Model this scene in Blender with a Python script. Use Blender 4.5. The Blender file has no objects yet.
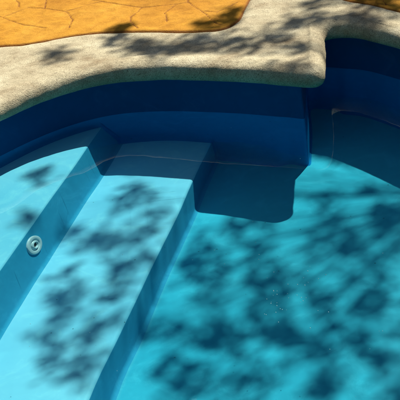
import bpy, math, random
import numpy as np
from mathutils import Vector, Matrix, noise

random.seed(7)
rng = np.random.default_rng(7)
S = bpy.context.scene
COL = S.collection

# ------------------------------------------------------------------ camera
H, PITCH, ROLL, F400 = 1.44444, 0.464534, -0.145282, 1124.490
cam_d = bpy.data.cameras.new('camera')
cam = bpy.data.objects.new('camera', cam_d); COL.objects.link(cam); S.camera = cam
cam_d.sensor_fit = 'HORIZONTAL'; cam_d.sensor_width = 36.0
cam_d.lens = 36.0 * F400 / 400.0
cam_d.clip_start = 0.05; cam_d.clip_end = 600
_fw = Vector((0, math.cos(PITCH), -math.sin(PITCH)))
_up = Vector((0, math.sin(PITCH), math.cos(PITCH)))
_rt = Vector((1, 0, 0))
_R = _rt * math.cos(ROLL) + _up * math.sin(ROLL)
_U = -_rt * math.sin(ROLL) + _up * math.cos(ROLL)
M = Matrix((_R, _U, -_fw)).transposed().to_4x4()
M.translation = Vector((0, 0, H))
cam.matrix_world = M

# ------------------------------------------------------------------ light
SUN_AZ, SUN_EL = math.radians(32.5), math.radians(52.0)   # azimuth measured from +Y towards +X
w = bpy.data.worlds.new('World'); S.world = w; w.use_nodes = True
nt = w.node_tree
bg = nt.nodes['Background']; bg.inputs['Strength'].default_value = 0.085
sky = nt.nodes.new('ShaderNodeTexSky'); sky.sky_type = 'NISHITA'; sky.sun_disc = False
sky.sun_elevation = SUN_EL; sky.sun_rotation = SUN_AZ
nt.links.new(sky.outputs[0], bg.inputs['Color'])
sun_dir = Vector((math.cos(SUN_EL) * math.sin(SUN_AZ), math.cos(SUN_EL) * math.cos(SUN_AZ), math.sin(SUN_EL)))
sd = bpy.data.lights.new('sun', 'SUN'); sd.energy = 5.0; sd.angle = math.radians(0.53)
sd.color = (1.0, 0.93, 0.80)
sun = bpy.data.objects.new('sun', sd); COL.objects.link(sun)
sun.rotation_euler = sun_dir.to_track_quat('Z', 'Y').to_euler()
sd.cycles.is_caustics_light = True

S.render.engine = 'CYCLES'
S.view_settings.view_transform = 'Standard'; S.view_settings.look = 'None'
S.view_settings.exposure = 0.80; S.view_settings.gamma = 1.0
S.view_settings.use_curve_mapping = False
S.cycles.use_denoising = True
S.cycles.max_bounces = 14; S.cycles.diffuse_bounces = 6; S.cycles.transmission_bounces = 10
S.cycles.transparent_max_bounces = 16; S.cycles.glossy_bounces = 5
S.cycles.caustics_refractive = True; S.cycles.caustics_reflective = False
S.cycles.sample_clamp_indirect = 4.0

# ------------------------------------------------------------------ helpers
def mesh_obj(name, verts, faces, mat, parent=None, smooth=True, label=None, cat=None, kind=None, group=None):
    me = bpy.data.meshes.new(name)
    me.from_pydata([tuple(map(float, v)) for v in verts], [], [tuple(int(i) for i in f) for f in faces])
    me.update()
    if smooth:
        me.polygons.foreach_set('use_smooth', [True] * len(me.polygons))
    if mat: me.materials.append(mat)
    o = bpy.data.objects.new(name, me); COL.objects.link(o)
    if parent: o.parent = parent
    if label: o['label'] = label
    if cat: o['category'] = cat
    if kind: o['kind'] = kind
    if group: o['group'] = group
    return o

def empty(name, label, cat, loc=(0, 0, 0)):
    o = bpy.data.objects.new(name, None); COL.objects.link(o)
    o.location = loc; o['label'] = label; o['category'] = cat
    o.empty_display_size = 0.1
    return o

def mat(name):
    m = bpy.data.materials.new(name); m.use_nodes = True
    n = m.node_tree.nodes; l = m.node_tree.links
    return m, n, l, n['Principled BSDF']

def nnode(n, typ, **kw):
    x = n.new(typ)
    for k, v in kw.items():
        if k in x.inputs: x.inputs[k].default_value = v
        else: setattr(x, k, v)
    return x

def ramp(n, l, fac, stops):
    r = n.new('ShaderNodeValToRGB'); cr = r.color_ramp
    while len(cr.elements) < len(stops): cr.elements.new(0.5)
    for e, (p, c) in zip(cr.elements, stops):
        e.position = p; e.color = (*c, 1) if len(c) == 3 else c
    l.new(fac, r.inputs[0]); return r

def mixc(n, l, fac, a, b, mode='MIX'):
    m = n.new('ShaderNodeMix'); m.data_type = 'RGBA'; m.blend_type = mode
    for s, v in ((m.inputs[0], fac), (m.inputs[6], a), (m.inputs[7], b)):
        if hasattr(v, 'links'): l.new(v, s)
        elif isinstance(v, (int, float)): s.default_value = v
        else: s.default_value = (*v, 1)
    return m.outputs[2]

def noise_n(n, l, scale, detail=4, rough=0.55, vec=None, dist=0.0):
    x = n.new('ShaderNodeTexNoise'); x.inputs['Scale'].default_value = scale
    x.inputs['Detail'].default_value = detail; x.inputs['Roughness'].default_value = rough
    x.inputs['Distortion'].default_value = dist
    if vec is not None: l.new(vec, x.inputs['Vector'])
    return x.outputs['Fac']

# ------------------------------------------------------------------ materials
def gelcoat(name, GEL_A, GEL_B):
    m, n, l, b = mat(name)
    co = n.new('ShaderNodeNewGeometry').outputs['Position']
    f1 = noise_n(n, l, 2.3, 3, 0.5, co)
    f2 = noise_n(n, l, 38, 4, 0.6, co)
    c = mixc(n, l, ramp(n, l, f1, [(0.3, (0, 0, 0)), (0.7, (1, 1, 1))]).outputs[0], GEL_A, GEL_B)
    c = mixc(n, l, 0.16, c, mixc(n, l, f2, (0.25, 0.55, 0.65), (0.0, 0.0, 0.0)), 'OVERLAY')
    sc = ramp(n, l, noise_n(n, l, 9, 6, 0.7, co, 1.2), [(0.52, (0, 0, 0)), (0.70, (1, 1, 1))]).outputs[0]
    ms = n.new('ShaderNodeMath'); ms.operation = 'MULTIPLY'; l.new(sc, ms.inputs[0]); ms.inputs[1].default_value = 0.30
    c = mixc(n, l, ms.outputs[0], c, tuple(min(0.9, x * 1.25 + 0.03) for x in GEL_B))
    # tiny specks of grit on the gelcoat
    v = n.new('ShaderNodeTexVoronoi'); v.inputs['Scale'].default_value = 26; l.new(co, v.inputs['Vector'])
    sp = ramp(n, l, v.outputs['Distance'], [(0.05, (1, 1, 1)), (0.085, (0, 0, 0))]).outputs[0]
    pick = ramp(n, l, v.outputs['Color'], [(0.72, (0, 0, 0)), (0.74, (1, 1, 1))]).outputs[0]
    mm = n.new('ShaderNodeMath'); mm.operation = 'MULTIPLY'; l.new(sp, mm.inputs[0]); l.new(pick, mm.inputs[1])
    m2 = n.new('ShaderNodeMath'); m2.operation = 'MULTIPLY'; l.new(mm.outputs[0], m2.inputs[0]); m2.inputs[1].default_value = 0.6
    c = mixc(n, l, m2.outputs[0], c, (0.02, 0.10, 0.12))
    l.new(c, b.inputs['Base Color'])
    b.inputs['Roughness'].default_value = 0.38; b.inputs['Specular IOR Level'].default_value = 0.03   # gelcoat against water: the indices nearly match
    bp = n.new('ShaderNodeBump'); bp.inputs['Strength'].default_value = 0.25; bp.inputs['Distance'].default_value = 0.002
    l.new(noise_n(n, l, 14, 3, 0.5, co), bp.inputs['Height']); l.new(bp.outputs[0], b.inputs['Normal'])
    return m

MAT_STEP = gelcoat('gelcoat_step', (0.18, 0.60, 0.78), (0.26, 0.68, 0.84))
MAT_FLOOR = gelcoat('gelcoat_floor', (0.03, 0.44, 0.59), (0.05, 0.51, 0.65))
MAT_RISER_SHADE = gelcoat('gelcoat_riser_shade', (0.03, 0.35, 0.56), (0.045, 0.40, 0.62))  # darker than the treads: weak grazing sun on the risers put into the colour
MAT_WALL_SHADE = gelcoat('gelcoat_wall_shade', (0.004, 0.22, 0.52), (0.008, 0.25, 0.57))  # base colour darkened so the wall looks in shade
MAT_DRY_SHADE = gelcoat('gelcoat_dry_shade', (0.003, 0.085, 0.26), (0.004, 0.095, 0.29))  # deep shade on the dry wall below the coping, painted as navy

def plastic(name, col, rough=0.3):
    m, n, l, b = mat(name)
    co = n.new('ShaderNodeNewGeometry').outputs['Position']
    c = mixc(n, l, noise_n(n, l, 60, 3, 0.6, co), tuple(x * 0.85 for x in col), col)
    l.new(c, b.inputs['Base Color']); b.inputs['Roughness'].default_value = rough
    return m
MAT_RING = plastic('inlet_plastic', (0.50, 0.70, 0.74))
MAT_HOLE = plastic('inlet_bore', (0.02, 0.03, 0.035), 0.6)

def coping_mat():
    m, n, l, b = mat('coping_concrete')
    co = n.new('ShaderNodeNewGeometry').outputs['Position']
    big = noise_n(n, l, 5.5, 4, 0.6, co, 0.4)
    med = noise_n(n, l, 38, 5, 0.65, co)
    fine = noise_n(n, l, 260, 3, 0.7, co)
    c = ramp(n, l, big, [(0.27, (0.21, 0.165, 0.105)), (0.42, (0.35, 0.31, 0.22)), (0.55, (0.42, 0.385, 0.28)), (0.72, (0.52, 0.49, 0.375))]).outputs[0]
    c = mixc(n, l, 0.55, c, ramp(n, l, med, [(0.25, (0.32, 0.30, 0.24)), (0.55, (0.52, 0.50, 0.46)), (0.8, (0.66, 0.66, 0.60))]).outputs[0], 'OVERLAY')
    c = mixc(n, l, 0.7, c, ramp(n, l, fine, [(0.32, (0.22, 0.2, 0.18)), (0.5, (0.5, 0.5, 0.5)), (0.7, (0.78, 0.78, 0.74))]).outputs[0], 'OVERLAY')
    # pits of the exposed aggregate
    v = n.new('ShaderNodeTexVoronoi'); v.inputs['Scale'].default_value = 150; l.new(co, v.inputs['Vector'])
    pit = ramp(n, l, v.outputs['Distance'], [(0.10, (1, 1, 1)), (0.24, (0, 0, 0))]).outputs[0]
    pick = ramp(n, l, v.outputs['Color'], [(0.60, (0, 0, 0)), (0.64, (1, 1, 1))]).outputs[0]
    mm = n.new('ShaderNodeMath'); mm.operation = 'MULTIPLY'; l.new(pit, mm.inputs[0]); l.new(pick, mm.inputs[1])
    c = mixc(n, l, mm.outputs[0], c, (0.16, 0.12, 0.08))
    l.new(c, b.inputs['Base Color']); b.inputs['Roughness'].default_value = 0.9
    b.inputs['Specular IOR Level'].default_value = 0.2
    b1 = n.new('ShaderNodeBump'); b1.inputs['Strength'].default_value = 0.9; b1.inputs['Distance'].default_value = 0.0022
    l.new(fine, b1.inputs['Height'])
    b2 = n.new('ShaderNodeBump'); b2.inputs['Strength'].default_value = 0.5; b2.inputs['Distance'].default_value = 0.008
    l.new(med, b2.inputs['Height']); l.new(b1.outputs[0], b2.inputs['Normal'])
    b3 = n.new('ShaderNodeBump'); b3.inputs['Strength'].default_value = 0.8; b3.inputs['Distance'].default_value = 0.003; b3.invert = True
    l.new(mm.outputs[0], b3.inputs['Height']); l.new(b2.outputs[0], b3.inputs['Normal'])
    l.new(b3.outputs[0], b.inputs['Normal'])
    return m
MAT_COPING = coping_mat()

def patio_mat():
    m, n, l, b = mat('stamped_concrete_orange')
    co = n.new('ShaderNodeNewGeometry').outputs['Position']
    big = noise_n(n, l, 3.2, 4, 0.6, co, 0.5)
    med = noise_n(n, l, 17, 5, 0.65, co, 0.3)
    fine = noise_n(n, l, 190, 3, 0.7, co)
    c = ramp(n, l, big, [(0.25, (0.32, 0.135, 0.012)), (0.5, (0.41, 0.195, 0.020)), (0.75, (0.47, 0.245, 0.032))]).outputs[0]
    c = mixc(n, l, 0.6, c, ramp(n, l, med, [(0.28, (0.30, 0.26, 0.2)), (0.52, (0.5, 0.5, 0.5)), (0.75, (0.66, 0.66, 0.62))]).outputs[0], 'OVERLAY')
    c = mixc(n, l, 0.35, c, ramp(n, l, fine, [(0.3, (0.3, 0.3, 0.3)), (0.7, (0.7, 0.7, 0.7))]).outputs[0], 'OVERLAY')
    at = n.new('ShaderNodeAttribute'); at.attribute_name = 'groove'
    far = n.new('ShaderNodeAttribute'); far.attribute_name = 'far'
    vw = n.new('ShaderNodeTexVoronoi'); vw.feature = 'DISTANCE_TO_EDGE'; vw.inputs['Scale'].default_value = 2.6
    l.new(co, vw.inputs['Vector'])
    vg = ramp(n, l, vw.outputs['Distance'], [(0.006, (1, 1, 1)), (0.02, (0, 0, 0))]).outputs[0]
    mf = n.new('ShaderNodeMath'); mf.operation = 'MULTIPLY'; l.new(vg, mf.inputs[0]); l.new(far.outputs['Fac'], mf.inputs[1])
    mx = n.new('ShaderNodeMath'); mx.operation = 'MAXIMUM'; l.new(mf.outputs[0], mx.inputs[0]); l.new(at.outputs['Fac'], mx.inputs[1])
    g = n.new('ShaderNodeMath'); g.operation = 'MULTIPLY'; l.new(mx.outputs[0], g.inputs[0]); g.inputs[1].default_value = 0.95
    c = mixc(n, l, g.outputs[0], c, (0.10, 0.025, 0.010))
    l.new(c, b.inputs['Base Color']); b.inputs['Roughness'].default_value = 0.75
    b.inputs['Specular IOR Level'].default_value = 0.08
    b1 = n.new('ShaderNodeBump'); b1.inputs['Strength'].default_value = 0.7; b1.inputs['Distance'].default_value = 0.0015
    l.new(fine, b1.inputs['Height'])
    b2 = n.new('ShaderNodeBump'); b2.inputs['Strength'].default_value = 0.7; b2.inputs['Distance'].default_value = 0.012
    l.new(med, b2.inputs['Height']); l.new(b1.outputs[0], b2.inputs['Normal'])
    l.new(b2.outputs[0], b.inputs['Normal'])
    return m
MAT_PATIO = patio_mat()

def water_mat():
    m = bpy.data.materials.new('pool_water'); m.use_nodes = True
    n = m.node_tree.nodes; l = m.node_tree.links; n.clear()
    out = n.new('ShaderNodeOutputMaterial')
    g = n.new('ShaderNodeBsdfGlass'); g.inputs['IOR'].default_value = 1.333; g.inputs['Roughness'].default_value = 0.0
    g.inputs['Color'].default_value = WATER_COL
    l.new(g.outputs[0], out.inputs['Surface'])
    return m
WATER_COL = (0.78, 0.98, 1.0, 1)
MAT_WATER = water_mat()

def simple(name, a, b_, scale, rough=0.8):
    m, n, l, b = mat(name)
    co = n.new('ShaderNodeNewGeometry').outputs['Position']
    c = mixc(n, l, noise_n(n, l, scale, 5, 0.6, co), a, b_)
    l.new(c, b.inputs['Base Color']); b.inputs['Roughness'].default_value = rough
    return m
MAT_LAWN = simple('lawn_grass', (0.03, 0.06, 0.015), (0.08, 0.12, 0.03), 6)
MAT_BARK = simple('bark', (0.06, 0.045, 0.03), (0.16, 0.12, 0.09), 25)
MAT_BLOCKER = simple('blocker_foliage', (0.012, 0.03, 0.008), (0.03, 0.055, 0.015), 1.5, 0.7)
MAT_LEAF = simple('leaf_green', (0.035, 0.07, 0.015), (0.07, 0.12, 0.03), 4, 0.55)

# ------------------------------------------------------------------ pool outline (nose of the coping), plan view in metres
def catmull(pts, n=24):
    P = [np.array(p, float) for p in pts]; P = [2 * P[0] - P[1]] + P + [2 * P[-1] - P[-2]]
    out = []
    for i in range(1, len(P) - 2):
        a, b, c, d = P[i - 1:i + 3]
        for k in range(n):
            t = k / n
            out.append(0.5 * ((2 * b) + (-a + c) * t + (2 * a - 5 * b + 4 * c - d) * t * t + (-a + 3 * b - 3 * c + d) * t ** 3))
    out.append(P[-2]); return out

APEX, INNER = (0.437, 3.262), (0.512, 3.745)
secA = catmull([(-0.80, 1.40), (-1.0, 1.9), (-1.0, 2.4), (-0.91, 2.85), (-0.76, 3.2), (-0.597, 3.395), (-0.443, 3.529),
                (-0.275, 3.590), (-0.105, 3.568), (0.059, 3.497), (0.218, 3.409), (0.34, 3.325), APEX])
secB = catmull([APEX, (0.484, 3.53), INNER])
secC = catmull([INNER, (0.605, 3.69), (0.668, 3.61), (0.732, 3.505), (0.82, 3.36), (0.92, 3.22), (1.15, 3.03), (1.5, 2.88), (1.95, 2.6),
                (2.15, 2.0), (1.9, 1.4), (1.2, 1.12), (0.4, 1.05), (-0.3, 1.12), (-0.80, 1.40)])

def resample(L, step, closed=False):
    L = np.array(L)
    if closed: L = np.vstack([L, L[:1]])
    d = np.r_[0, np.cumsum(np.linalg.norm(np.diff(L, axis=0), axis=1))]
    keep = np.r_[True, np.diff(d) > 1e-9]; L = L[keep]; d = d[keep]
    n = max(2, int(round(d[-1] / step)))
    u = np.linspace(0, d[-1], n + 1)
    R = np.c_[np.interp(u, d, L[:, 0]), np.interp(u, d, L[:, 1])]
    return R[:-1] if closed else R

def trim(L, cut0, cut1):
    L = resample(L, 0.003); k0, k1 = int(cut0 / 0.003), int(cut1 / 0.003)
    return L[k0:len(L) - k1]

def bez(a, m, b, n=30):
    a, m, b = map(np.array, (a, m, b))
    return [a * (1 - t) ** 2 + 2 * m * t * (1 - t) + b * t * t for t in np.linspace(0, 1, n)[1:-1]]

A = trim(secA, 0, 0.085); B = trim(secB, 0.085, 0.085); Cc = trim(secC, 0.085, 0)
curve = list(A) + bez(A[-1], APEX, B[0]) + list(B) + bez(B[-1], INNER, Cc[0]) + list(Cc[:-1])
C = resample(curve, 0.006, True)
NC = len(C)
def normals(L):
    T = np.roll(L, -2, 0) - np.roll(L, 2, 0); T /= np.linalg.norm(T, axis=1)[:, None]
    n = np.c_[-T[:, 1], T[:, 0]]
    area = 0.5 * np.sum(L[:, 0] * np.roll(L[:, 1], -1) - np.roll(L[:, 0], -1) * L[:, 1])
    return n if area > 0 else -n            # towards the water
Nn = normals(C)
_kA = int(np.argmin(np.linalg.norm(C - np.array(APEX), axis=1))); _kB = int(np.argmin(np.linalg.norm(C - np.array(INNER), axis=1)))
def _off(L, d):                               # offset an open run of the outline away from the water, ends prolonged
    L = resample(L, 0.006); T = np.gradient(L, axis=0); T /= np.linalg.norm(T, axis=1)[:, None]
    n = np.c_[-T[:, 1], T[:, 0]] * _SG
    Q = L - d * n
    a = Q[0] - T[3] * np.linspace(0.12, 0.006, 20)[:, None]; b = Q[-1] + T[-4] * np.linspace(0.006, 0.12, 20)[:, None]
    return a, Q, b
_ar = 0.5 * np.sum(C[:, 0] * np.roll(C[:, 1], -1) - np.roll(C[:, 0], -1) * C[:, 1]); _SG = 1 if _ar > 0 else -1
def _join(P, Q, r):                              # cut two runs where they cross and round the corner
    D = np.linalg.norm(P[:, None] - Q[None], axis=2); i, j = np.unravel_index(np.argmin(D), D.shape)
    k = max(2, int(r / 0.006)); m = (P[i] + Q[j]) / 2
    return P[:i - k], Q[j + k:], [p for p in bez(P[i - k], m, Q[j + k], 12)]
_a0, _a1, _a2 = _off(secA, 0.045); _b0, _b1, _b2 = _off(secB, 0.078); _c0, _c1, _c2 = _off(secC, 0.045)
_PA = np.vstack([_a1[:-2], _a2]); _PB = np.vstack([_b0, _b1, _b2]); _PC = np.vstack([_c0, _c1[2:]])
_PA, _PB, _j1 = _join(_PA, _PB, 0.016)
_PB, _PC, _j2 = _join(_PB, _PC, 0.05)
W = resample(list(_PA) + _j1 + list(_PB) + _j2 + list(_PC[:-2]), 0.006, True)
for _ in range(2): W = (np.roll(W, 1, 0) + 2 * W + np.roll(W, -1, 0)) / 4
NW = len(W); Wn = normals(W)

def inside(pts, poly):
    x, y = pts[:, 0], pts[:, 1]; r = np.zeros(len(pts), bool)
    a = poly; b = np.roll(poly, -1, 0)
    for (x1, y1), (x2, y2) in zip(a, b):
        if y1 == y2: continue
        c = ((y1 > y) != (y2 > y)) & (x < (x2 - x1) * (y - y1) / (y2 - y1) + x1)
        r ^= c
    return r
def grow(poly, d):                            # outward offset of a closed outline (rough)
    return poly - d * normals(poly)

Wc = W[::4]

# ------------------------------------------------------------------ steps and floor: one profile z(t) run along direction SV
TV = np.array([0.9576, -0.2880]); SV = np.array([-0.2880, -0.9576])
Z1, Z2, Z3 = -0.072, -0.246, -0.390
prof = [(-2.9, Z1 + 0.0, 0), (-1.326, Z1, 0.014), (-1.272, Z2, 0.022), (-0.948, Z2, 0.014), (-0.935, Z3, 0.022), (-0.30, Z3 - 0.004, 0.25), (3.5, Z3 - 0.35, 0)]
def rounded(pr):
    out = [np.array(pr[0][:2])]
    for i in range(1, len(pr) - 1):
        p = np.array(pr[i][:2]); a = np.array(pr[i - 1][:2]) - p; b = np.array(pr[i + 1][:2]) - p
        a /= np.linalg.norm(a); b /= np.linalg.norm(b); r = pr[i][2]
        ang = math.acos(max(-1, min(1, float(a @ b)))); cut = min(r / math.tan(ang / 2), 0.3)
        q0, q1 = p + a * cut, p + b * cut
        for t in np.linspace(0, 1, 9): out.append(q0 * (1 - t) ** 2 + 2 * p * t * (1 - t) + q1 * t * t)
    out.append(np.array(pr[-1][:2]))
    R = [out[0]]
    for q in out[1:]:
        d = np.linalg.norm(q - R[-1])
        if d < 1e-5: continue
        k = max(1, int(d / 0.03))
        for j in range(1, k + 1): R.append(R[-1 if j == 1 else -1] + (q - R[-1]) / (k - j + 1))
    return np.array(R)
PR = rounded(prof)
def floor_z(xy):
    t = xy @ TV
    return np.interp(t, PR[:, 0], PR[:, 1])

s_vals = np.arange(-4.4, 0.2, 0.03)
def strip(i0, i1):
    rows = PR[i0:i1 + 1]
    xy = rows[:, 0][:, None, None] * TV + s_vals[None, :, None] * SV
    z = np.repeat(rows[:, 1][:, None], len(s_vals), 1)
    V = np.dstack([xy, z]).reshape(-1, 3); m = len(s_vals)
    F = []
    cen = []
    for i in range(len(rows) - 1):
        for j in range(m - 1):
            F.append((i * m + j, i * m + j + 1, (i + 1) * m + j + 1, (i + 1) * m + j))
    F = np.array(F); cen = V[F].mean(1)[:, :2]
    big = grow(Wc, 0.03)
    keep = inside(cen, big)
    for k in range(4): keep |= inside(V[F[:, k]][:, :2], big)
    F = F[keep]
    used = np.unique(F); mp = -np.ones(len(V), int); mp[used] = np.arange(len(used))
    return V[used], mp[F][:, ::-1]
def near(t, z):
    return int(np.argmin((PR[:, 0] - t) ** 2 + 4 * (PR[:, 1] - z) ** 2))

pool = empty('swimming_pool', 'blue moulded swimming pool with two entry steps under clear water inside the pale coping', 'swimming pool', (0.3, 1.6, Z3))
def pool_part(name, V, F, m, parent=pool, label=None):
    base = Vector(pool.location)
    o = mesh_obj(name, np.array(V), F, m)
    o.parent = parent; o.matrix_parent_inverse = Matrix.Translation(-base)
    if label: o['label'] = label
    return o
i1 = near(-1.262, Z2 + 0.001); i2 = near(-0.926, Z3 + 0.001)
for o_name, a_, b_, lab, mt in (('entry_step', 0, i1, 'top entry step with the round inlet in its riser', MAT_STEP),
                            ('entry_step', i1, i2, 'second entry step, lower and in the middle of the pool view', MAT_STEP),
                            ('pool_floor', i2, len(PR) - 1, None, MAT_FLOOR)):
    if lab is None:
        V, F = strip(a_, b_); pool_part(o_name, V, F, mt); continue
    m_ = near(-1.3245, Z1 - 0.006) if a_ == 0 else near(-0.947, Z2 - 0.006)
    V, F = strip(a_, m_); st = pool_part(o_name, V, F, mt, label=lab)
    V, F = strip(m_, b_); rs = mesh_obj('riser', V, F, MAT_RISER_SHADE); rs.parent = st; rs.cycles.is_caustics_receiver = True

# walls with a rounded foot that follows the steps
def wall_rows():
    _kA = int(np.argmin(np.linalg.norm(W - np.array(APEX), axis=1))); _kB = int(np.argmin(np.linalg.norm(W - np.array(INNER), axis=1)))
    FADE = np.ones(NW)
    for k in range(_kA - 14, _kB + 6): FADE[k % NW] = 0.0      # tight, upright wall round the outer corner
    for _ in range(10): FADE = (np.roll(FADE, 1) + FADE + np.roll(FADE, -1)) / 3
    DRAFT = 0.04 * FADE
    R = 0.032 - 0.020 * (1 - FADE)
    fz0 = floor_z(W + 0.03 * Wn)
    R = np.minimum(R, -fz0 * 0.4)
    fz = floor_z(W + R[:, None] * Wn)
    low = fz + R
    rows = []
    for z in (0.165, 0.13, 0.07, 0.01, -0.004):
        rows.append(np.c_[W + Wn * (DRAFT * (0.15 - z))[:, None], np.full(NW, z)])
    top = rows[-1][:, 2]; low = np.minimum(low, top - 0.002)
    for t in np.linspace(0, 1, 9)[1:]:
        z = top + (low - top) * t
        rows.append(np.c_[W + Wn * (DRAFT * (0.15 - z))[:, None], z])
    base = DRAFT * (0.15 - low)
    for a in np.linspace(0, math.pi / 2, 8)[1:]:
        xy = W + Wn * (base + R * (1 - math.cos(a)))[:, None]
        z = floor_z(xy) + R * (1 - math.sin(a)) - 0.0012
        z = np.minimum(z, low)
        rows.append(np.c_[xy, z])
    return rows
rows = wall_rows(); V = np.vstack(rows); F = []
for i in range(len(rows) - 1):
    for j in range(NW):
        k = (j + 1) % NW
        F.append((i * NW + j, i * NW + k, (i + 1) * NW + k, (i + 1) * NW + j))
pool_part('pool_wall', V[4 * NW:], [tuple(q - 4 * NW for q in f) for f in F[4 * NW:]], MAT_WALL_SHADE)
pool_part('dry_wall_shade', V[:5 * NW], F[:4 * NW], MAT_DRY_SHADE, label='dry wall under the coping, its shade painted in navy')

# return inlet in the upper riser
def lathe(profile, centre, axis, n=48):
    ax = Vector(axis).normalized(); a = ax.orthogonal().normalized(); b = ax.cross(a)
    V = []; F = []
    for r, h in profile:
        r, h = r * 0.78, h * 0.7
        for k in range(n):
            t = 2 * math.pi * k / n
            V.append(tuple(Vector(centre) + a * (r * math.cos(t)) + b * (r * math.sin(t)) + ax * h))
    m = len(profile)
    for i in range(m - 1):
        for k in range(n):
            k2 = (k + 1) % n
            F.append((i * n + k, i * n + k2, (i + 1) * n + k2, (i + 1) * n + k))
    return V, F
_nz = 0.31
jn = Vector((TV[0], TV[1], _nz)).normalized()
jz = -0.142
jt = -1.326 + 0.054 * (Z1 - jz) / (Z1 - Z2)
js = float(np.array((-0.4998, 2.883)) @ SV)
jc = jt * TV + js * SV
jc = Vector((jc[0], jc[1], jz))
Vv, Ff = lathe([(0.0545, -0.004), (0.0550, 0.004), (0.0535, 0.0075), (0.0490, 0.0090), (0.0375, 0.0100), (0.0345, 0.0085), (0.0330, 0.0040), (0.0300, 0.0030), (0.0265, 0.0028)], jc, jn)
ring = pool_part('return_inlet', Vv, Ff, MAT_RING, label='round pale inlet fitting in the riser of the top step')
def sub(name, V, F, m):
    o = mesh_obj(name, V, F, m); o.parent = ring; return o
Vv, Ff = lathe([(0.0267, 0.001), (0.0262, 0.007), (0.0240, 0.011), (0.0205, 0.0130), (0.0175, 0.0135), (0.0160, 0.0115), (0.0155, 0.001)], jc, jn)
sub('nozzle', Vv, Ff, MAT_RING)
Vv, Ff = lathe([(0.0157, 0.002), (0.006, 0.0015), (0.0001, 0.0015)], jc, jn)
sub('bore', Vv, Ff, MAT_HOLE)

# ------------------------------------------------------------------ coping
keys = [((-1.0, 2.4), (-1.55, 2.6)), ((-0.91, 2.85), (-1.42, 3.3)), ((-0.76, 3.2), (-1.10, 3.88)), ((-0.597, 3.395), (-0.71, 4.03)), ((-0.443, 3.529), (-0.527, 4.011)),
        ((-0.36, 3.57), (-0.378, 4.025)), ((-0.275, 3.59), (-0.276, 4.014)), ((-0.105, 3.568), (-0.11, 3.948)), ((0.03, 3.51), (0.040, 3.875)), ((0.10, 3.475), (0.120, 3.848)), ((0.17, 3.437), (0.180, 3.850)),
        ((0.24, 3.40), (0.225, 3.910)), ((0.33, 3.33), (0.262, 4.02)), (APEX, (0.298, 4.15)), ((0.472, 3.46), (0.36, 4.28)), (INNER, (0.48, 4.25)), ((0.605, 3.69), (0.610, 4.01)),
        ((0.668, 3.61), (0.705, 3.880)), ((0.732, 3.505), (0.786, 3.755)), ((0.82, 3.36), (0.93, 3.60)), ((1.15, 3.03), (1.28, 3.34))]
ki = [int(np.argmin(np.linalg.norm(C - np.array(a), axis=1))) for a, _ in keys]
offs = C - 0.36 * Nn
O = offs.copy()
kk = sorted(range(len(keys)), key=lambda q: (ki[q] - ki[0]) % NC)
base_i = ki[kk[0]]
rel = [(ki[q] - base_i) % NC for q in kk]; tgt = np.array([keys[q][1] for q in kk])
span = rel[-1]
def pch(x, X, Y):                               # monotone-ish cubic through key points
    X = np.array(X, float); m = np.gradient(Y, X)
    i = np.clip(np.searchsorted(X, x, 'right') - 1, 0, len(X) - 2); h = X[i + 1] - X[i]; t = (x - X[i]) / h
    return (2*t**3-3*t**2+1)*Y[i] + (t**3-2*t**2+t)*h*m[i] + (-2*t**3+3*t**2)*Y[i+1] + (t**3-t**2)*h*m[i+1]
for q in range(span + 1):
    j = (base_i + q) % NC
    O[j] = (pch(q, rel, tgt[:, 0]), pch(q, rel, tgt[:, 1]))
BL = 70                                         # blend to the plain offset beyond the keys
for q in range(1, BL):
    t = q / BL; t = t * t * (3 - 2 * t)
    j = (base_i + span + q) % NC; e = (base_i + span) % NC
    O[j] = offs[j] + (O[e] - offs[e]) * (1 - t)
    j = (base_i - q) % NC
    O[j] = offs[j] + (O[base_i] - offs[base_i]) * (1 - t)
ZC = 0.183
prof_n = [(0.095, 0.121), (0.030, 0.120), (0.015, 0.122), (0.006, 0.128), (0.001, 0.137), (0.0, 0.147), (0.004, 0.158), (0.010, 0.170), (0.019, 0.177), (0.030, 0.1812), (0.038, 0.1832)]
crow = []
for a, z in prof_n: crow.append(np.c_[C - Nn * a, np.full(NC, z)])
I0 = C - Nn * 0.038
nw = 46
for k in range(1, nw + 1):
    wv = (k / nw) ** 1.15
    xy = I0 + (O - I0) * wv
    dist = np.linalg.norm(O - I0, axis=1) * wv
    z = ZC + 0.004 * np.exp(-((dist - 0.035) / 0.03) ** 2) - 0.003 * np.clip(dist / 0.1, 0, 1)
    z = z - 0.007 * max(0.0, (k / nw - 0.93) / 0.07)
    crow.append(np.c_[xy, z])
crow.append(np.c_[O, np.full(NC, 0.150)])
V = np.vstack(crow)
# worn, hand-finished surface
for i in range(len(V)):
    p = Vector(V[i]) 
    V[i, 2] += 0.0028 * noise.fractal(p * 9, 1.0, 2.0, 3) * (1 if V[i, 2] > 0.13 else 0.4)
    if i < NC * len(prof_n):
        d = 0.0022 * noise.fractal(p * 14 + Vector((9, 3, 1)), 1.0, 2.0, 4)
        V[i, 0] += Nn[i % NC, 0] * d; V[i, 1] += Nn[i % NC, 1] * d
F = []
for i in range(len(crow) - 1):
    for j in range(NC):
        k = (j + 1) % NC
        F.append((i * NC + j, (i + 1) * NC + j, (i + 1) * NC + k, i * NC + k))
mesh_obj('pool_coping', V, F, MAT_COPING, label='cream rough concrete coping with rounded nose, notched at the corner, round the pool', cat='coping')

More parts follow.
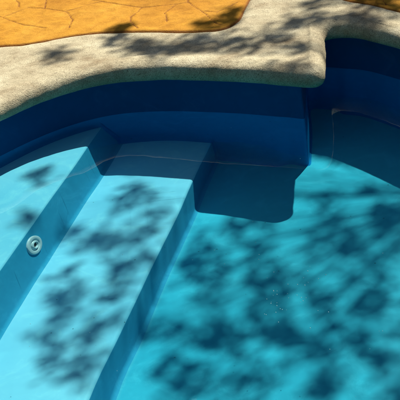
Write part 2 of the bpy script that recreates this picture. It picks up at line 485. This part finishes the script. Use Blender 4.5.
# ------------------------------------------------------------------ patio
CR = [[[-0.83, 4.571], [-0.687, 4.392], [-0.578, 4.236], [-0.537, 4.204], [-0.492, 4.158]], [[-0.687, 4.392], [-0.58, 4.475], [-0.508, 4.44], [-0.41, 4.337], [-0.378, 4.217]], [[-0.378, 4.217], [-0.394, 4.124]], [[-0.392, 4.611], [-0.363, 4.508], [-0.283, 4.397]], [[-0.283, 4.397], [-0.238, 4.361], [-0.12, 4.261]], [[-0.524, 4.71], [-0.517, 4.586], [-0.5, 4.436]], [[-0.12, 4.261], [0.028, 4.227], [0.072, 4.232], [0.106, 4.097], [0.157, 3.936], [0.168, 3.883]], [[0.12, 4.09], [0.167, 4.054], [0.258, 4.138]], [[-0.041, 4.143], [-0.03, 4.025]], [[-0.041, 4.143], [0.028, 4.227]], [[-0.164, 4.152], [-0.14, 3.981]], [[-0.164, 4.152], [-0.12, 4.261]], [[0.072, 4.232], [0.062, 4.347]], [[0.68, 3.938], [0.751, 3.84]], [[0.751, 3.84], [0.814, 3.883]], [[0.766, 3.998], [0.751, 3.84]], [[-0.41, 4.337], [-0.283, 4.397]], [[-0.62, 4.5], [-0.7, 4.95], [-1.0, 5.1]], [[-0.35, 4.62], [-0.2, 5.0], [0.1, 5.1], [0.3, 4.8], [0.25, 4.4]], [[0.3, 4.8], [0.7, 4.9], [0.8, 4.5], [0.72, 4.2]], [[-0.9, 4.35], [-1.0, 4.7]]]
X0, X1, Y0, Y1, ST = -1.2, 1.3, 3.2, 5.3, 0.0045
xs = np.arange(X0, X1 + 1e-6, ST); ys = np.arange(Y0, Y1 + 1e-6, ST)
XX, YY = np.meshgrid(xs, ys); PT = np.c_[XX.ravel(), YY.ravel()]
Oc = O[::3]
inner_cut = Oc + 0.03 * normals(Oc)
ins = inside(PT, inner_cut)
gro = np.zeros(len(PT)); 
def wob(p, s, a):
    return a * np.sin(p[:, 0] * s + 1.3 * np.sin(p[:, 1] * s * 0.8)) + a * 0.5 * np.cos(p[:, 1] * s * 2.3 + p[:, 0] * s)
PW = np.c_[PT[:, 0] + wob(PT, 13, 0.007) + wob(PT, 57, 0.0016), PT[:, 1] + wob(PT[:, ::-1], 11, 0.007) + wob(PT[:, ::-1], 71, 0.0016)]
for pl in CR:
    for (a, b) in zip(pl[:-1], pl[1:]):
        a = np.array(a); b = np.array(b); ab = b - a
        t = np.clip(((PW - a) @ ab) / (ab @ ab), 0, 1)
        d = np.linalg.norm(PW - (a + t[:, None] * ab), axis=1)
        wd = 0.0022 * (0.7 + 0.5 * np.sin(PT[:, 0] * 19 + PT[:, 1] * 23) ** 2)
        gro = np.maximum(gro, np.exp(-(d / wd) ** 2))
# joint along the coping
seg_a = Oc; seg_b = np.roll(Oc, -1, 0)
dj = np.full(len(PT), 9.0)
sel = np.where((seg_a[:, 1] > 3.0) & (np.abs(seg_a[:, 0]) < 1.5))[0]
for q in sel:
    a, b = seg_a[q], seg_b[q]; m0 = np.abs(PT[:, 0] - a[0]) + np.abs(PT[:, 1] - a[1]) < 0.08
    if not m0.any(): continue
    ab = b - a; p = PT[m0]; t = np.clip(((p - a) @ ab) / (ab @ ab), 0, 1)
    dj[m0] = np.minimum(dj[m0], np.linalg.norm(p - (a + t[:, None] * ab), axis=1))
gro = np.maximum(gro, 0.9 * np.exp(-(dj / 0.006) ** 2))
zz = np.full(len(PT), 0.180) - 0.0045 * gro
zz += 0.0022 * np.sin(PT[:, 0] * 7 + 2 * np.sin(PT[:, 1] * 5)) * np.cos(PT[:, 1] * 8)
zz = zz - np.where(inside(PT, Oc), 0.022 * np.clip(dj / 0.016, 0, 1), 0.0)      # the slab tucks down under the edge of the coping
nx, ny = len(xs), len(ys)
idx = np.arange(nx * ny).reshape(ny, nx)
F = np.c_[idx[:-1, :-1].ravel(), idx[:-1, 1:].ravel(), idx[1:, 1:].ravel(), idx[1:, :-1].ravel()]
F = F[~ins[F].any(1)]
used = np.unique(F); mp = -np.ones(nx * ny, int); mp[used] = np.arange(len(used))
Vf = np.c_[PT[used], zz[used]]; Ff = mp[F]; gf = gro[used]
# coarse remainder of the terrace around the fine patch
ST2 = 0.05
xs2 = np.unique(np.round(np.r_[np.arange(-5, X0, 0.1), X0, np.arange(X0, X1, ST2), X1, np.arange(X1 + .1, 4.6, 0.1)], 4))
ys2 = np.unique(np.round(np.r_[np.arange(-3, -0.4, 0.2), np.arange(-0.4, Y0, ST2), Y0, np.arange(Y0, Y1, 0.1), Y1, np.arange(Y1 + .1, 6.3, 0.1)], 4))
A2, B2 = np.meshgrid(xs2, ys2); PC = np.c_[A2.ravel(), B2.ravel()]
id2 = np.arange(len(PC)).reshape(len(ys2), len(xs2))
F2 = np.c_[id2[:-1, :-1].ravel(), id2[:-1, 1:].ravel(), id2[1:, 1:].ravel(), id2[1:, :-1].ravel()]
ce = PC[F2].mean(1)
cut2 = Oc + 0.12 * normals(Oc)
bad = ((ce[:, 0] > X0) & (ce[:, 0] < X1) & (ce[:, 1] > Y0) & (ce[:, 1] < Y1)) | inside(PC, cut2)[F2].any(1)
F2 = F2[~bad]; used = np.unique(F2); mp = -np.ones(len(PC), int); mp[used] = np.arange(len(used))
V2 = np.c_[PC[used], np.full(len(used), 0.1795)]
Vall = np.vstack([Vf, V2]); Fall = np.vstack([Ff, mp[F2] + len(Vf)])
patio = mesh_obj('patio', Vall, Fall, MAT_PATIO, kind='structure', label='orange stamped concrete paving with thin dark cracks beyond the coping')
at = patio.data.attributes.new('groove', 'FLOAT', 'POINT'); at.data.foreach_set('value', np.r_[gf, np.zeros(len(V2))])
at = patio.data.attributes.new('far', 'FLOAT', 'POINT'); at.data.foreach_set('value', np.r_[np.zeros(len(Vf)), np.ones(len(V2))])

# lawn ring around the terrace out to the horizon
gx = [-300, -4.95, 4.5, 300]; gy = [-300, -2.95, 6.2, 300]
V = []; F = []
for i in range(3):
    for j in range(3):
        if i == 1 and j == 1: continue
        b0 = len(V); V += [(gx[i], gy[j], 0.14), (gx[i+1], gy[j], 0.14), (gx[i+1], gy[j+1], 0.14), (gx[i], gy[j+1], 0.14)]; F.append((b0, b0+1, b0+2, b0+3))
mesh_obj('lawn', V, F, MAT_LAWN, kind='structure', smooth=False)

# ------------------------------------------------------------------ water
ws = 0.05
xs = np.arange(-1.15, 2.35, ws); ys = np.arange(0.9, 3.95, ws)
XX, YY = np.meshgrid(xs, ys); PT = np.c_[XX.ravel(), YY.ravel()]
ins = inside(PT, grow(Wc, 0.02))
idx = np.arange(len(PT)).reshape(len(ys), len(xs))
F = np.c_[idx[:-1, :-1].ravel(), idx[:-1, 1:].ravel(), idx[1:, 1:].ravel(), idx[1:, :-1].ravel()]
F = F[ins[F].any(1)]
used = np.unique(F); mp = -np.ones(len(PT), int); mp[used] = np.arange(len(used)); F = mp[F]; PT = PT[used]
def ripples(p):
    z = np.zeros(len(p)); r = np.random.default_rng(3)
    for k in range(16):
        lam = r.uniform(0.2, 0.55); th = r.uniform(0, 2 * math.pi); ph = r.uniform(0, 6.28)
        amp = RIP * lam * r.uniform(0.5, 1)
        z += amp * np.sin(2 * math.pi / lam * (p[:, 0] * math.cos(th) + p[:, 1] * math.sin(th)) + ph + 0.8 * np.sin(p[:, 0] * 5 + k))
    return z
RIP = 0.0014
z = ripples(PT); nv = len(PT)
V = np.vstack([np.c_[PT, z], np.c_[PT, np.full(nv, -1.3)]])
E = {}
for f in F:
    for a, b in zip(f, np.roll(f, -1)): E[(a, b)] = 1
sk = [(b, a, a + nv, b + nv) for (a, b) in E if (b, a) not in E]
Fw = [tuple(f) for f in F] + [tuple(f[::-1] + nv) for f in F] + sk
water = mesh_obj('water', V, Fw, MAT_WATER, kind='structure', label='clear calm pool water')
water.cycles.is_caustics_caster = True
for i, p in enumerate(water.data.polygons):
    if i >= len(F): p.use_smooth = False
water.data.polygons.foreach_set('use_smooth', [True] * len(F) + [False] * (len(Fw) - len(F)))

for o in COL.objects:
    if o.type == 'MESH' and o.parent is not None: o.cycles.is_caustics_receiver = True

# ------------------------------------------------------------------ tree that dapples the pool
SH = [(-0.504, 3.708, 0.036), (-0.281, 3.785, 0.036), (-0.221, 3.669, 0.036), (-0.169, 3.614, 0.0288), (-0.118, 3.57, 0.036), (-0.065, 3.599, 0.036), (-0.011, 3.618, 0.036), (0.037, 3.8, 0.0288), (0.113, 3.799, 0.0288), (0.055, 3.567, 0.036), (0.125, 3.568, 0.036), (0.169, 3.495, 0.036), (0.144, 3.894, 0.0252), (0.246, 3.566, 0.036), (0.275, 3.5, 0.036), (0.33, 3.673, 0.0288), (0.441, 3.885, 0.036), (0.509, 3.89, 0.036), (0.523, 3.661, 0.036), (0.581, 3.576, 0.036), (0.421, 3.687, 0.0288), (0.668, 3.759, 0.0432), (0.707, 3.69, 0.036), (0.628, 3.829, 0.036), (0.329, 3.423, 0.0252), (-0.274, 3.898, 0.0216), (-0.479, 3.312, 0.03), (-0.491, 3.016, 0.021), (-0.164, 3.257, 0.036), (-0.122, 3.326, 0.036), (-0.082, 3.167, 0.036), (-0.317, 3.111, 0.0288), (-0.341, 2.709, 0.0288), (-0.329, 2.488, 0.0468), (-0.323, 2.83, 0.036), (-0.205, 2.698, 0.0432), (-0.151, 3.033, 0.0432), (-0.11, 2.896, 0.0432), (-0.249, 2.592, 0.0288), (-0.188, 2.874, 0.036), (-0.368, 2.598, 0.0288), (-0.272, 2.445, 0.0288), (-0.241, 3.059, 0.0252), (0.204, 3.217, 0.036), (0.262, 3.052, 0.036), (0.507, 3.264, 0.036), (0.651, 2.996, 0.0432), (0.569, 2.883, 0.036), (0.259, 2.789, 0.036), (0.392, 2.754, 0.036), (0.1, 2.881, 0.036), (0.099, 2.689, 0.036), (0.041, 2.449, 0.0432), (0.135, 2.591, 0.036), (0.425, 2.606, 0.036), (0.5, 2.587, 0.036), (0.651, 3.131, 0.036), (0.498, 3.123, 0.036), (0.421, 3.075, 0.036), (0.347, 2.918, 0.0432), (0.488, 2.828, 0.0468), (0.573, 2.706, 0.036), (0.006, 2.711, 0.0288), (0.309, 2.57, 0.0432), (0.218, 2.467, 0.0432), (0.195, 2.71, 0.036), (0.387, 2.427, 0.036), (0.506, 2.458, 0.036), (0.102, 3.097, 0.036), (0.151, 2.972, 0.036), (0.051, 2.999, 0.0288), (0.216, 2.902, 0.0288), (0.28, 2.643, 0.0288), (0.356, 2.537, 0.0288), (0.491, 2.704, 0.0288), (-0.029, 2.545, 0.0252), (0.137, 2.407, 0.036), (0.327, 2.364, 0.036), (0.516, 2.338, 0.036), (0.298, 3.22, 0.0288), (0.521, 3.006, 0.0288)]
SX, SY = sun_dir.x / sun_dir.z, sun_dir.y / sun_dir.z
TREE = Vector((4.2, 8.0, 0.12))
tree = empty('shade_tree', 'leafy tree beside the terrace casting dappled shade on the pool and coping', 'tree', TREE)
clumps = []
for x, y, r in SH:
    h = random.uniform(3.2, 4.2)
    clumps.append((Vector((x + SX * h, y + SY * h, h)), r * (1.15 if y > 3.55 else 1.1), 1.35 if y > 3.55 else 0.68))
for _ in range(14):
    h = random.uniform(3.0, 4.2); x = random.uniform(-0.15, 0.75); y = random.uniform(2.2, 3.35)
    if _ > 7: x, y = random.uniform(0.3, 0.75), random.uniform(2.1, 2.8)
    clumps.append((Vector((x + SX * h, y + SY * h, h)), 0.026, 0.35))
for _ in range(620):
    h = random.uniform(3.4, 6.6); a = random.uniform(0, 2 * math.pi); rr = 2.3 * math.sqrt(random.random())
    p = Vector((3.7 + rr * math.cos(a), 7.0 + rr * math.sin(a), h))
    sx, sy = p.x - SX * h, p.y - SY * h
    if sx < 1.15 and sy < 5.4: continue
    clumps.append((p, random.uniform(0.12, 0.24), 1.0))
LV, LF = [], []
def leaf(p, L, wd):
    d = Vector(rng.normal(size=3)); d.z *= 0.6; d.normalize()
    n_ = Vector(rng.normal(size=3)); n_.z += 1.2 * (1 if n_.z > 0 else -1); s = d.cross(n_).normalized()
    b = len(LV)
    k = d.cross(s) * (L * 0.12)
    LV.extend([tuple(p - d * L * .5), tuple(p + s * wd * .5 - d * L * .08 + k), tuple(p + d * L * .5), tuple(p - s * wd * .5 - d * L * .08 + k)])
    LF.append((b, b + 1, b + 2, b + 3))
for p, r, dn in clumps:
    n = int(46 * dn if r < 0.08 else 70)
    for _ in range(n):
        q = p + Vector((rng.normal() * r * 0.75, rng.normal() * r * 1.25, rng.normal() * r * 0.5))
        leaf(q, random.uniform(0.035, 0.06), random.uniform(0.018, 0.03))
def tree_part(name, V, F, m, smooth=False):
    o = mesh_obj(name, V, F, m, smooth=smooth); o.parent = tree; o.matrix_parent_inverse = Matrix.Translation(-TREE); return o
tree_part('crown', LV, LF, MAT_LEAF)
TVv, TFf = [], []
def tube(pts, radii, n=8):
    b0 = len(TVv)
    for i, (p, r) in enumerate(zip(pts, radii)):
        t = (pts[min(i + 1, len(pts) - 1)] - pts[max(i - 1, 0)]).normalized(); a = t.orthogonal().normalized(); b = t.cross(a)
        for k in range(n):
            an = 2 * math.pi * k / n; TVv.append(tuple(p + a * r * math.cos(an) + b * r * math.sin(an)))
    for i in range(len(pts) - 1):
        for k in range(n):
            k2 = (k + 1) % n; TFf.append((b0 + i * n + k, b0 + i * n + k2, b0 + (i + 1) * n + k2, b0 + (i + 1) * n + k))
fork = Vector((3.9, 7.5, 2.3))
tube([TREE - Vector((0, 0, 0.2)), TREE + Vector((0, 0, .15)), Vector((4.15, 7.85, 1.2)), fork], [0.24, 0.17, 0.14, 0.12], 14)
hubs = []
for tgt_ in ((2.6, 6.2, 4.2), (2.9, 5.6, 4.4), (2.4, 7.0, 4.8), (3.4, 6.6, 5.2), (4.2, 7.2, 5.4), (3.2, 8.0, 5.2), (4.4, 8.4, 5.0), (2.8, 5.0, 4.0), (3.8, 6.0, 4.8), (2.35, 5.6, 3.6)):
    tgt_ = Vector(tgt_); mid = fork.lerp(tgt_, 0.5) + Vector((random.uniform(-.15, .15), random.uniform(-.15, .15), 0.35))
    q = [fork, fork.lerp(mid, 0.55) + Vector((0, 0, .12)), mid, mid.lerp(tgt_, .5) + Vector((0, 0, .1)), tgt_]
    tube(q, [0.065, 0.045, 0.028, 0.016, 0.007]); hubs += [mid, q[3], tgt_]
for p, r, dn in clumps:
    h = min(hubs, key=lambda k: (k - p).length); m_ = h.lerp(p, .5) + Vector((0, 0, .08))
    if r < 0.08 or random.random() < 0.35: tube([h, m_, p], [0.003, 0.002, 0.001], 4)
tree_part('trunk', TVv, TFf, MAT_BARK, True)

# ------------------------------------------------------------------ unseen ring of planting, added to block sky and darken reflections
GV, GF = [], []
g2 = np.random.default_rng(11)
for k in range(64):
    a = 2 * math.pi * k / 64 + g2.uniform(-.05, .05); R0 = g2.uniform(15.0, 18.0)
    c = Vector((0.3 + R0 * math.cos(a), 2.4 + R0 * math.sin(a), 0)); hh = g2.uniform(16.0, 17.5); rad = g2.uniform(1.5, 2.1)
    for _ in range(620):
        z = 0.3 + hh * g2.random(); rr = rad * (1.15 - 0.5 * (z / hh) ** 2)
        d = g2.normal(size=3); d /= np.linalg.norm(d); q = rr * g2.random() ** 0.4
        p = Vector((c.x + d[0] * q, c.y + d[1] * q, z))
        u = Vector(g2.normal(size=3)).normalized(); v_ = u.orthogonal().normalized(); L = g2.uniform(.16, .34)
        b = len(GV); GV.extend([tuple(p - u * L), tuple(p + v_ * L * .5), tuple(p + u * L), tuple(p - v_ * L * .5)]); GF.append((b, b + 1, b + 2, b + 3))
    b0 = len(GV); nn = 14  # solid core, added to close sky gaps in the reflection
    for i in range(9):
        z = hh * i / 8; rr = rad * (1.0 - 0.3 * (z / hh) ** 4) * (0.3 if i == 8 else 1)
        for j in range(nn):
            an = 2 * math.pi * j / nn; q = rr * g2.uniform(.8, 1.15)
            GV.append((c.x + q * math.cos(an), c.y + q * math.sin(an), z))
    for i in range(8):
        for j in range(nn):
            j2 = (j + 1) % nn; GF.append((b0 + i * nn + j, b0 + i * nn + j2, b0 + (i + 1) * nn + j2, b0 + (i + 1) * nn + j))
mesh_obj('sky_blocker', GV, GF, MAT_BLOCKER, smooth=False, kind='stuff', label='unseen ring of dark planting added to block the sky', cat='sky_blocker')

# tiny bubbles afloat on the water
m_b, n_b, l_b, b_b = mat('bubble_film')
b_b.inputs['Base Color'].default_value = (0.22, 0.42, 0.45, 1); b_b.inputs['Roughness'].default_value = 0.4
BV, BF = [], []
g3 = np.random.default_rng(5)
for k in range(80):
    cx, cy, sp = [(0.16, 2.27, 0.035), (0.20, 2.36, 0.05), (0.10, 2.5, 0.06), (0.35, 2.0, 0.10), (-0.25, 2.3, 0.15), (0.2, 2.5, 0.35)][int(g3.choice(6, p=[.25, .2, .15, .15, .1, .15]))]
    x, y = cx + g3.normal() * sp, cy + g3.normal() * sp * 1.4; rr = g3.uniform(0.0006, 0.0013); b0 = len(BV)
    for i in range(3):
        e = i * math.pi / 6
        for j in range(8):
            BV.append((x + rr * math.cos(e) * math.cos(j * math.pi / 4), y + rr * math.cos(e) * math.sin(j * math.pi / 4), 0.0004 + rr * math.sin(e)))
    BV.append((x, y, 0.0004 + rr))
    for i in range(2):
        for j in range(8): BF.append((b0 + i * 8 + j, b0 + i * 8 + (j + 1) % 8, b0 + (i + 1) * 8 + (j + 1) % 8, b0 + (i + 1) * 8 + j))
    for j in range(8): BF.append((b0 + 16 + j, b0 + 16 + (j + 1) % 8, b0 + 24))
mesh_obj('bubbles', BV, BF, m_b, kind='stuff', label='tiny pale bubbles floating on the water', cat='bubbles')
